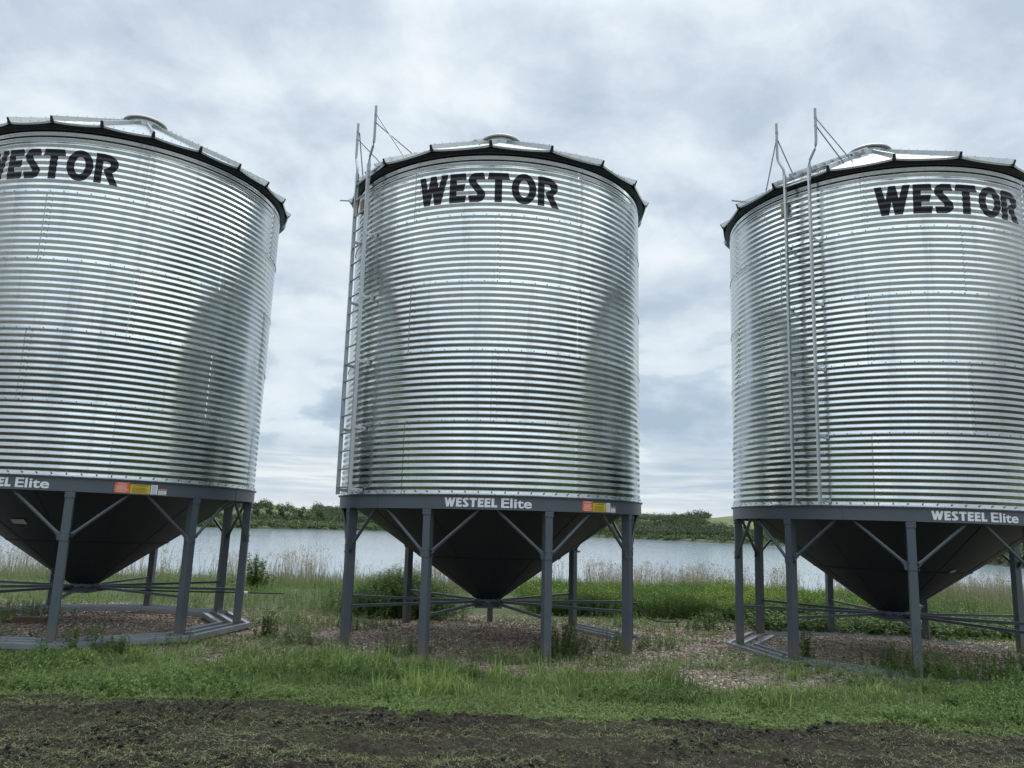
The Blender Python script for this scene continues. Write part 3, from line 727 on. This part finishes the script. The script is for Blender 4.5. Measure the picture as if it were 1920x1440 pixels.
# wood block, hose, birds
b = MB(); b.box((0, 0, .05), (.56, .14, .10)); b.box((.28, .02, .045), (.02, .10, .07))
o = b.build('wood_block', M['wood']); md = o.modifiers.new('bevel', 'BEVEL'); md.width = .008
o.location = (-8.42, 14.42, float(gz(-8.42, 14.42)) - .01); o.rotation_euler.z = .08
tag(o, 'short weathered timber block lying on the gravel under the left bin', 'wood block')
hp = [(2.36, 15.08, .67), (2.46, 15.16, .66), (2.58, 15.4, .54), (2.72, 15.8, .40), (2.90, 16.3, .28), (3.15, 16.9, .17), (3.45, 17.3, .11), (3.8, 17.5, .09)]
b = MB(); b.tube([Vector(a) for a in hp], .018, 8); o = b.build('hose', M['dark'], None, True)
tag(o, 'thin black hose curving to the ground behind the right legs of the middle bin', 'hose')
for k, (x, y, s, lab) in enumerate([(14.7, 163, 1.25, 'larger dark water bird resting on the lake just right of the middle bin cone')]):
    b = MB(); b.tube([(-.42 * s, 0, .10), (-.25 * s, 0, .12), (0, 0, .10), (.25 * s, 0, .10), (.36 * s, 0, .12)], [.02, .12 * s, .17 * s, .10 * s, .03], 8)
    b.tube([(.26 * s, 0, .14), (.34 * s, 0, .30 * s), (.40 * s, 0, .36 * s), (.50 * s, 0, .34 * s)], [.05, .035, .05, .015], 6)
    o = b.build('water_bird', M['bird'], None, True); o.location = (x, y, -2.5); tag(o, lab, 'bird')

# ------------------------------------------------------------------ VEGETATION AND STONES
# stones
def stones(x, y, s, r=rng):
    t_ = (1 + 5 ** .5) / 2; ico = np.array([(-1, t_, 0), (1, t_, 0), (-1, -t_, 0), (1, -t_, 0), (0, -1, t_), (0, 1, t_), (0, -1, -t_), (0, 1, -t_), (t_, 0, -1), (t_, 0, 1), (-t_, 0, -1), (-t_, 0, 1)]) / 1.9
    fc = np.array([(0, 11, 5), (0, 5, 1), (0, 1, 7), (0, 7, 10), (0, 10, 11), (1, 5, 9), (5, 11, 4), (11, 10, 2), (10, 7, 6), (7, 1, 8), (3, 9, 4), (3, 4, 2), (3, 2, 6), (3, 6, 8), (3, 8, 9), (4, 9, 5), (2, 4, 11), (6, 2, 10), (8, 6, 7), (9, 8, 1)])
    n = len(x); sc_ = s[:, None] * (.55 + .6 * r.random((n, 3))) * np.array([1, 1, .7]); v = ico[None] * sc_[:, None] * (1 + .35 * (r.random((n, 12, 1)) - .5))
    a = r.random(n) * 6.28; c, s_ = np.cos(a)[:, None], np.sin(a)[:, None]
    V = np.stack([v[..., 0] * c - v[..., 1] * s_, v[..., 0] * s_ + v[..., 1] * c, v[..., 2]], -1) + np.stack([x, y, gz(x, y) + s * .2], -1)[:, None]
    F = (np.arange(n)[:, None, None] * 12 + fc[None]).reshape(-1, 3); return V.reshape(-1, 3), F, np.repeat(r.random(n), 12)
m, t, p, o = mat('crushed_stone'); at = t.node('ShaderNodeAttribute', attribute_name='tint').outputs['Fac']; oc = t.node('ShaderNodeTexCoord').outputs['Object']
c = t.ramp(at, [(0, (.09, .066, .046)), (.35, (.20, .150, .108)), (.65, (.33, .262, .20)), (.88, (.50, .43, .35)), (1, (.72, .67, .59))])
c = t.mix(t.math('MULTIPLY', t.smooth(t.noise(oc, .55, 4), .44, .58), .62), c, (.085, .055, .036, 1))
t.set(p, 'Base Color', c); p.inputs['Roughness'].default_value = .85; M['stone'] = m
x, y = scatter(95000, -12, 14, 10.6, 18.8, lambda x, y: gravelness(x, y) * (.25 + .75 * (fbm(x, y, 1.1, 3) > .40)))
stuff('gravel', stones(x, y, .010 + .017 * rng.random(len(x)) ** 2), M['stone'], 'pinkish brown crushed stone spread under and between the bins', 'gravel')
# soil clods
x, y = scatter(90000, -6.5, 8, 5.5, 9.4, lambda x, y: soilness(x, y) * (.04 + .96 * sstep(fbm(x * .7, y, 1.7, 4), .50, .62)))
m = plain('dark_soil_clods', (.020, .016, .012), .95, 0, .4, 20, .5)
stuff('soil_clods', stones(x, y, .005 + .026 * rng.random(len(x)) ** 7), m, 'dark crumbled soil clods on the churned strip in front', 'soil')

# verge grass
vd = lambda x, y: (1 - soilness(x, y - .1)) * (1 - .93 * gravelness(x, y)) * (.25 + .75 * sstep(fbm(x * .7 + 40, y * 1.4, 1.0, 4), .38, .48)) * (.25 + .75 * sstep(fbm(x, y, .9, 4), .42, .56))
x, y = scatter(190000, -10, 11.5, 8.3, 13.2, vd)
hgt = (.035 + .075 * rng.random(len(x))) * (.5 + 1.0 * fbm(x, y, .8, 3)) * (.35 + .95 * sstep(y - SOIL_Y(x), .3, 1.4))
gA = blades(x, y, hgt, .006 + .006 * rng.random(len(x)), .9, .6)
# long bright tufts
tx, ty = scatter(1300, -9.5, 11, 9.4, 12.4, lambda x, y: (1 - .85 * gravelness(x, y)) * sstep(y - SOIL_Y(x), .5, 1.2) * sstep(fbm(x + 31, y, .6, 3), .44, .58))
k = rng.integers(18, 46, len(tx)); cx = np.repeat(tx, k); cy = np.repeat(ty, k); hh = np.repeat(.10 + .26 * rng.random(len(tx)) ** 1.6, k)
x = cx + rng.normal(size=len(cx)) * .075; y = cy + rng.normal(size=len(cx)) * .075
gB = blades(x, y, hh * (.5 + .6 * rng.random(len(x))), .010 + .009 * rng.random(len(x)), 1.0, .7, tint=np.clip(.45 + .5 * rng.random(len(x)), 0, 1))
stuff('verge_grass', [gA, gB], M['grass'], 'uneven green grass strip between the churned soil and the bins', 'grass')
# low leafy cover in the verge
x, y = scatter(75000, -10, 11.5, 8.3, 13.0, lambda x, y: (1 - soilness(x, y)) * (1 - .9 * gravelness(x, y)) * np.maximum(1 - sstep(y - SOIL_Y(x), .7, 1.3), .3 * sstep(fbm(x + 7, y + 3, .7, 4), .38, .5)))
cv = stems(x, y, .02 + .045 * rng.random(len(x)), 8, .028, .28, lean=.7)
stuff('low_ground_cover', cv, M['cover'], 'low leafy ground cover mixed through the verge', 'ground cover')
# patches of taller leafy weeds in the verge
vw = lambda x, y: (1 - soilness(x, y - .15)) * (1 - .8 * gravelness(x, y)) * sstep(fbm(x * 1.1 + 60, y * 1.6 + 8, .75, 4), .50, .60)
x, y = scatter(15000, -10, 11.5, 8.8, 13.0, vw)
stuff('verge_weeds', stems(x, y, (.06 + .16 * rng.random(len(x))) * (.6 + .9 * fbm(x, y, 1.7, 2)), 15, .06, .17, lean=.7, leaf_up=.9), M['kochia'], 'taller leafy weeds in patches along the verge', 'weeds')
x, y = scatter(5200, -10, 11.5, 8.5, 12.6, lambda x, y: (1 - soilness(x, y)) * sstep(fbm(x * 1.1 + 90, y * 1.3, 1.1, 4), .52, .60))
stuff('dry_verge_stalks', blades(x, y, .08 + .16 * rng.random(len(x)), .004 + .003 * rng.random(len(x)), 1.4, .5), M['palegrass'], 'bent straw coloured stalks in the verge', 'dry grass')
# dry litter and torn grass lying on the soil
x, y = scatter(190000, -7.5, 8.5, 5.2, 9.6, lambda x, y: soilness(x, y + .2) * (.08 + .92 * sstep(fbm(x * .6 + 3, y * 1.2, 1.1, 4), .42, .58)))
n = len(x); a = rng.random(n) * 6.28; L = .012 + .06 * rng.random(n) ** 3; z = gz(x, y) + .004 + .014 * rng.random(n)
d = np.stack([np.cos(a) * L, np.sin(a) * L, (rng.random(n) - .4) * L * .8], -1); sd_ = np.stack([-np.sin(a), np.cos(a), a * 0], -1) * (.0012 + .0022 * rng.random(n))[:, None]
b0 = np.stack([x, y, z], -1); V = np.stack([b0 - sd_, b0 + sd_, b0 + d + sd_ * .5, b0 + d - sd_ * .5], 1).reshape(-1, 3)
stuff('grass_litter', (V, np.arange(len(V)).reshape(-1, 4), np.repeat(rng.random(n), 4)), M['litter'], 'torn dry grass and roots scattered over the soil', 'dry grass')
x, y = scatter(110000, -7.5, 8.5, 5.2, 9.3, lambda x, y: soilness(x, y) * sstep(fbm(x * .5 + 13, y * 1.3, 1.0, 4), .47, .60))
gS = blades(x, y, .012 + .03 * rng.random(len(x)), .003 + .004 * rng.random(len(x)), 1.5, .6, tint=rng.random(len(x)) * .5)
stuff('trampled_grass', gS, M['grass'], 'sparse trampled grass in patches on the soil', 'grass')

# feathery weeds (left gap, behind the left bin, scattered over the gravel)
def kd(x, y):
    v = np.zeros_like(x)
    v = np.maximum(v, sstep(y, 16.9, 17.8) * (1 - sstep(y, 25, 27)) * sstep(-2.9 - x, 0, .4))        # behind left bin and the gap
    v = np.maximum(v, sstep(y, 14.2, 15.6) * (1 - sstep(y, 24, 26)) * sstep(x, -4.9 , -4.4) * sstep(-2.9 - x, 0, .4))
    v = np.maximum(v, .9 * sstep(x, 1.6, 2.1) * (1 - sstep(x, 3.2, 3.8)) * sstep(y, 16.4, 17) * (1 - sstep(y, 18.8, 19.2)))
    sc_ = .22 * sstep(fbm(x + 50, y, .9, 3), .48, .60) * sstep(y, 12, 12.6)
    v = np.maximum(v, sc_) * pad(x, y)
    d = np.hypot(x - 6.9857, y - 14.5238); v = np.maximum(v, .75 * np.exp(-((d - 2.75) / .45) ** 2) * (1 - sstep(y, 13.2, 14.2)) * sstep(x, 5.3, 6.2))
    d = np.hypot(x + .2939, y - 14.619); v = np.maximum(v, .45 * np.exp(-((d - 2.8) / .35) ** 2) * (1 - sstep(y, 13.6, 14.4)) * sstep(fbm(x, y, 1.1, 3), .46, .56))
    return v * sstep(fbm(x, y, 1.3, 3), .25, .45)
x, y = scatter(19000, -14, 12, 12, 26, kd)
hk = (.12 + .22 * rng.random(len(x))) * (.6 + .8 * fbm(x, y, .7, 2)) * np.where(kd(x, y) < .3, .55, 1)
stuff('feathery_weeds', stems(x, y, hk, 26, .045, .12, lean=.45, leaf_up=1.1), M['kochia'], 'soft feathery green weeds between and behind the bins', 'weeds')
# low weeds creeping over gravel
x, y = scatter(16000, -11, 13, 12.0, 18, lambda x, y: sstep(fbm(x + 20, y + 9, .8, 4), .50, .60) * pad(x, y, 1.9, 3.1) * .9)
stuff('gravel_weeds', stems(x, y, .03 + .09 * rng.random(len(x)), 12, .04, .25, lean=.7), M['cover'], 'low weeds creeping over the crushed stone', 'weeds')
# tall weeds along the front rails of the right bin and before the middle bin
def tw(x, y):
    d = np.hypot(x - 6.9857, y - 14.5238); v = np.exp(-((d - 2.55) / .55) ** 2) * (1 - sstep(y, 13.4, 14.4)) * sstep(x, 5.2, 6.4)
    d = np.hypot(x + .2939, y - 14.619); v = np.maximum(v, .8 * np.exp(-((d - 2.9) / .35) ** 2) * (1 - sstep(y, 13.8, 14.6)) * sstep(x, .7, 1.4))
    d = np.hypot(x + 7.5277, y - 14.3875); v = np.maximum(v, .35 * np.exp(-((d - 3.15) / .2) ** 2) * (1 - sstep(y, 12.5, 13.2)))
    return v * sstep(fbm(x + 11, y + 4, 1.4, 3), .42, .58)
x, y = scatter(7500, -11, 11.5, 11.2, 14.6, tw)
stuff('tall_side_weeds', stems(x, y, .18 + .30 * rng.random(len(x)) ** 1.4, 38, .055, .17, lean=.35, leaf_up=.8), M['broad'], 'tall dark weeds growing through the buried front rails', 'weeds')
# spurge belt
def sd2(x, y): return sstep(y + .8 * (fbm(x, y, .5, 2) - .5), 18.4, 18.8) * (1 - sstep(y, 23, 24.5)) * sstep(x, .2, .9) * (1 - .85 * sstep(x, 9.5, 11)) 
x, y = scatter(20000, 0, 13, 18.0, 25, sd2); hs = (.34 + .22 * rng.random(len(x))) * (.45 + 1.1 * fbm(x, y, 1.0, 3))
stuff('spurge_belt', stems(x, y, hs, 34, .07, .13, lean=.3, leaf_up=.5), M['spurge'], 'bushy belt of yellow green spurge between the middle and right bins', 'weeds')
tp = rng.random(len(x)) < .45 * sstep(fbm(x + 5, y, .6, 3), .38, .62); tx, ty, th = x[tp], y[tp], hs[tp]; n = len(tx)
cen = np.repeat(np.stack([tx, ty, gz(tx, ty) + th], -1), 7, 0) + rng.normal(size=(n * 7, 3)) * np.array([.045, .045, .03])
stuff('spurge_flowers', leaves_np(cen, .011 + .009 * rng.random(n * 7), .8, .6), M['yellowtop'], 'yellow green flower heads topping the spurge belt', 'flowers')
# broad leafy weeds behind the right bin and dark mass behind the middle bin
def bd(x, y):
    a = sstep(x, 5.0, 5.8) * (1 - sstep(x, 13.5, 15)) * sstep(y + (fbm(x, y, .7, 2) - .5) * 1.4, 16.6, 17.4) * (1 - sstep(y, 19.2, 20))
    return a
x, y = scatter(7500, 4, 15, 16, 20, bd)
stuff('leafy_weeds', stems(x, y, .14 + .24 * rng.random(len(x)), 14, .10, .30, lean=.5, leaf_up=.25), M['broad'], 'broad leafed green weeds behind the right bin', 'weeds')
def bd2(x, y): return np.exp(-(((x + 2.35) / 1.05) ** 2 + ((y - 18.1) / 1.0) ** 2) * 1.3)
x, y = scatter(5200, -4.4, -.2, 16.8, 20, bd2)
stuff('tall_weed_thicket', stems(x, y, (.65 + .35 * rng.random(len(x))) * (.6 + .5 * bd2(x, y)), 44, .085, .15, lean=.3, leaf_up=.6), M['broad'], 'tall dark green weed thicket seen behind the middle bin between its left legs', 'weeds')
# dry reeds along the bank
def rh(x, y):
    u = x / y; return np.interp(u, [-.7, -.5, -.36, -.31, -.28, -.25, -.2, -.1, .1, .3, .45, .7], [1.0, 1.1, 1.1, .85, 1.15, 1.2, 1.05, 1.0, 1.0, 1.0, 1.0, 1.0])
x, y = scatter(30000, -22, 24, 25.0, 31, lambda x, y: sstep(fbm(x, y, .5, 3), .38, .60) * (.15 + .85 * sstep(fbm(x + 3, y, 1.6, 2), .45, .62)) * np.where(x / y < -.1, .55, 1.0))
hr = rh(x, y) * (.55 + .65 * rng.random(len(x)) * fbm(x, y + 40, .8, 3) * 1.7)
r1 = blades(x, y, hr, .010 + .007 * rng.random(len(x)), .32, .3)
k = rng.random(len(x)) < .5; sx, sy, sh = x[k], y[k], hr[k]
n = len(sx); nb = 7; zt_ = gz(sx, sy) + sh
cen = np.repeat(np.stack([sx, sy, zt_], -1), nb, 0) + rng.normal(size=(n * nb, 3)) * np.array([.05, .05, .07]) - np.array([0, 0, .06])
r2 = leaves_np(cen, .035 + .03 * rng.random(n * nb), .13, -.3)
r3 = stems(sx[::2], sy[::2], sh[::2] * .95, 7, .22, .018, lean=.2, topbias=.6, leaf_up=2.2)
stuff('dry_reeds', [r1, r2, r3], M['reed'], 'dry pale brown reeds along the near bank of the lake', 'reeds')
x, y = scatter(14000, 8.5, 24, 20, 29, lambda x, y: sstep(x / y, .40, .50))
stuff('tall_pale_grass', blades(x, y, .45 + .5 * rng.random(len(x)), .008 + .006 * rng.random(len(x)), .35, .4), M['palegrass'], 'tall pale seeding grass at far right behind the right bin', 'grass')
x, y = scatter(14000, -20, 10, 23.5, 28, lambda x, y: sstep(fbm(x, y, .4, 3), .35, .5))
stuff('bank_grass', blades(x, y, .25 + .35 * rng.random(len(x)), .010 + .006 * rng.random(len(x)), .6, .4), M['palegrass'], 'mixed green and straw coloured grass below the reeds', 'grass')

# individual weeds one can point at
def plant(x, y, h, nst, spread, nleaf, ll, lw, m, label, seed, lean=.35, grp='single weeds standing around the bins'):
    r = np.random.default_rng(seed); px = r.normal(size=nst) * spread; py = r.normal(size=nst) * spread; d = np.hypot(px, py) / (spread * 2.2)
    hh = h * (1 - .55 * np.clip(d, 0, 1) ** 1.5) * (.75 + .3 * r.random(nst))
    V, F, T = stems(px, py, hh, nleaf, ll, lw, lean=lean, r=r, z=px * 0, leaf_up=.7)
    o = obj('weed_plant', np_mesh('weed_plant', V, F, T), m); o.location = (x, y, float(gz(x, y)) - .01)
    tag(o, label, 'weed', grp)
K, B_ = M['kochia'], M['broad']
for a in [
    (-6.95, 22.2, 1.1, 44, .24, 50, .11, .26, B_, 'tall broad leafed bush against the lake, just right of the left bin'),
    (-4.05, 13.95, .50, 20, .12, 60, .06, .2, B_, 'dark bushy weed on the gravel right of the left bin corner'),
    (.98, 13.0, .62, 44, .20, 70, .06, .16, B_, 'large bushy weed in front of the middle bin right of centre, hiding a leg foot'),
    (-6.15, 11.95, .52, 22, .16, 55, .06, .15, K, 'upright weeds in front of the left bin rail between its two front legs'),
    (-5.55, 11.9, .36, 12, .10, 45, .06, .15, K, 'small wispy weed beside the upright clump at the left bin rail'),
    (-3.25, 13.2, .42, 18, .16, 50, .06, .16, K, 'wispy weed on the gravel left of the middle bin'),
    (-1.55, 12.6, .38, 22, .18, 55, .05, .17, K, 'spreading weed in front of the middle bin left of centre'),
    (1.8, 13.9, .40, 24, .22, 55, .05, .17, K, 'spreading weed between the two right front legs of the middle bin'),
    (2.55, 14.2, .30, 22, .22, 50, .05, .17, K, 'low weed at the foot of the right leg of the middle bin'),
    (5.05, 13.55, .62, 14, .07, 60, .06, .16, K, 'narrow upright weed against the left front leg of the right bin'),
    (6.0, 12.7, .45, 26, .20, 55, .05, .16, B_, 'bushy weed in front of the right bin left of its nearest leg'),
    (7.75, 12.35, .48, 30, .24, 55, .06, .16, B_, 'bushy weed in front of the right bin right of its nearest leg'),
    (8.9, 12.9, .55, 34, .26, 55, .06, .16, B_, 'tall weed clump near the right picture edge before the right bin'),
    (-8.9, 15.0, .45, 50, .30, 55, .06, .13, K, 'dark green clump behind the timber block under the left bin'),
    (4.3, 17.0, .45, 40, .28, 55, .07, .2, B_, 'bushy weed left of the right bin at the edge of the gravel'),
    (-2.7, 15.6, .30, 50, .30, 50, .05, .16, K, 'low weed patch inside the left legs of the middle bin'),
]: plant(*a, seed=hash(a[0]) % 9999)

# ------------------------------------------------------------------ far woods, shore shrubs and single trees
def crown_pts(n, r, h, rg): 
    d = rg.normal(size=(n, 3)); d /= np.linalg.norm(d, axis=1)[:, None]; k = rg.random(n) ** .45
    return d * k[:, None] * np.array([r, r, h / 2]) * (1 + .25 * rg.normal(size=(n, 1)))
def wood_mask(u, dd):
    x = u * (shore(u) + dd); u = u + .014 * (fbm(x + 77, dd, .06, 4) - .5); n = fbm(x, dd, .018, 4); n2 = fbm(x + 500, dd, .05, 3)
    L = ((u < -.05) * sstep(dd, 60, 75) * (1 - sstep(dd + (n - .5) * 120, 85, 125)) * sstep(n, .34, .46))
    L = np.maximum(L, (u < -.05) * .5 * (n2 > .60) * (dd > 130) * (dd < 230)); L = np.maximum(L, (u > -.245) * (u < -.1) * (dd > 60) * (dd < 265) * sstep(n2, .2, .34))
    Rr = (u >= -.05) * (dd > 12) * ((u < .255) | (dd < 120 - (u - .255) * 900)) * (dd < 275) * sstep(n2, .22, .34)
    return np.maximum(L, Rr)
rg = np.random.default_rng(21)
n = 24000; u = -.75 + 1.5 * rg.random(n); dd = 8 + 262 * rg.random(n); k = rg.random(n) < wood_mask(u, dd); u, dd = u[k], dd[k]
yy = shore(u) + dd; xx = u * yy; zg = hillz(u, dd); parts = []
sz = 1.3 + 1.5 * rg.random(len(u)) ** 1.5; ht_ = sz * (1.0 + .8 * rg.random(len(u))); nl = 68
cc = np.concatenate([crown_pts(nl, 1, 1, rg)[None] for _ in range(40)])[rg.integers(0, 40, len(u))]
cen = cc * np.stack([sz, sz, ht_ * 1.25], -1)[:, None] + np.stack([xx, yy, zg + ht_ * .95], -1)[:, None]
V, F, T = leaves_np(cen.reshape(-1, 3), np.repeat(.25 + .07 * sz, nl), .65, r=rg)
T = np.clip(.55 * np.repeat(np.repeat(rg.random(len(u)), nl), 4) + .45 * T, 0, 1)
stuff('far_woods', (V, F, T), M['woods'], 'dark green woods covering the hillsides across the lake', 'woods')
n = 9000; u = -.75 + 1.5 * rg.random(n); dd = 3 + 60 * rg.random(n) ** 1.3; k = rg.random(n) < .25 + .75 * sstep(fbm(u * 400, dd, .05, 3), .40, .55); u, dd = u[k], dd[k]
yy = shore(u) + dd; xx = u * yy; zg = hillz(u, dd); sz = .8 + 1.1 * rg.random(len(u)); nl = 26
cen = np.concatenate([crown_pts(nl, 1, 1, rg)[None] for _ in range(30)])[rg.integers(0, 30, len(u))] * np.stack([sz * 1.4, sz * 1.4, sz * 1.6], -1)[:, None] + np.stack([xx, yy, zg + sz * .6], -1)[:, None]
V, F, T = leaves_np(cen.reshape(-1, 3), np.repeat(.35 + .12 * sz, nl), .6, r=rg)
stuff('shore_shrubs', (V, F, T), M['shrub'], 'low scrub along the far shore of the lake', 'shrubs')
for k, (u, dd, h, lab) in enumerate([(-.318, 66, 9, 'pale trunked tree on the far shore, first to the right of the left bin'), (-.302, 62, 10.5, 'tallest pale trunked tree on the far shore between the left and middle bins'),
        (-.286, 63, 8.5, 'pale trunked tree right of the tallest one, in front of the far pasture'), (-.262, 64, 8, 'round crowned tree in front of the clearing across the lake'), (-.238, 66, 9.5, 'pale trunked tree on the far shore nearest to the middle bin')]):
    r = np.random.default_rng(90 + k); y = float(shore(u)) + dd; x = u * y; z = float(hillz(np.array(u), np.array(float(dd))))
    root = empty('tree', (x, y, z - .1)); tag(root, lab, 'tree', 'single trees standing before the far woods')
    b = MB(); b.tube([(0, 0, 0), (.1, 0, h * .4), (.0, .1, h * .85)], [.24, .17, .06], 7)
    for q in range(6):
        a = q * 1.1 + k; z0 = h * (.35 + .08 * q); b.tube([(.05, 0, z0), (math.cos(a) * h * .12, math.sin(a) * h * .12, z0 + h * .1), (math.cos(a) * h * .19, math.sin(a) * h * .19, z0 + h * .22)], [.10, .07, .03], 5)
    b.build('trunk', M['bark'], root, True)
    parts = [crown_pts(130, h * .13, h * .24, r) + np.array([math.cos(q * 1.9) * h * .13, math.sin(q * 1.9) * h * .13, h * (.52 + .075 * q)]) for q in range(6)]
    V, F, T = leaves_np(np.concatenate(parts), .32, .6, r=r); obj('crown', np_mesh('crown', V, F, T), M['woods'], root)
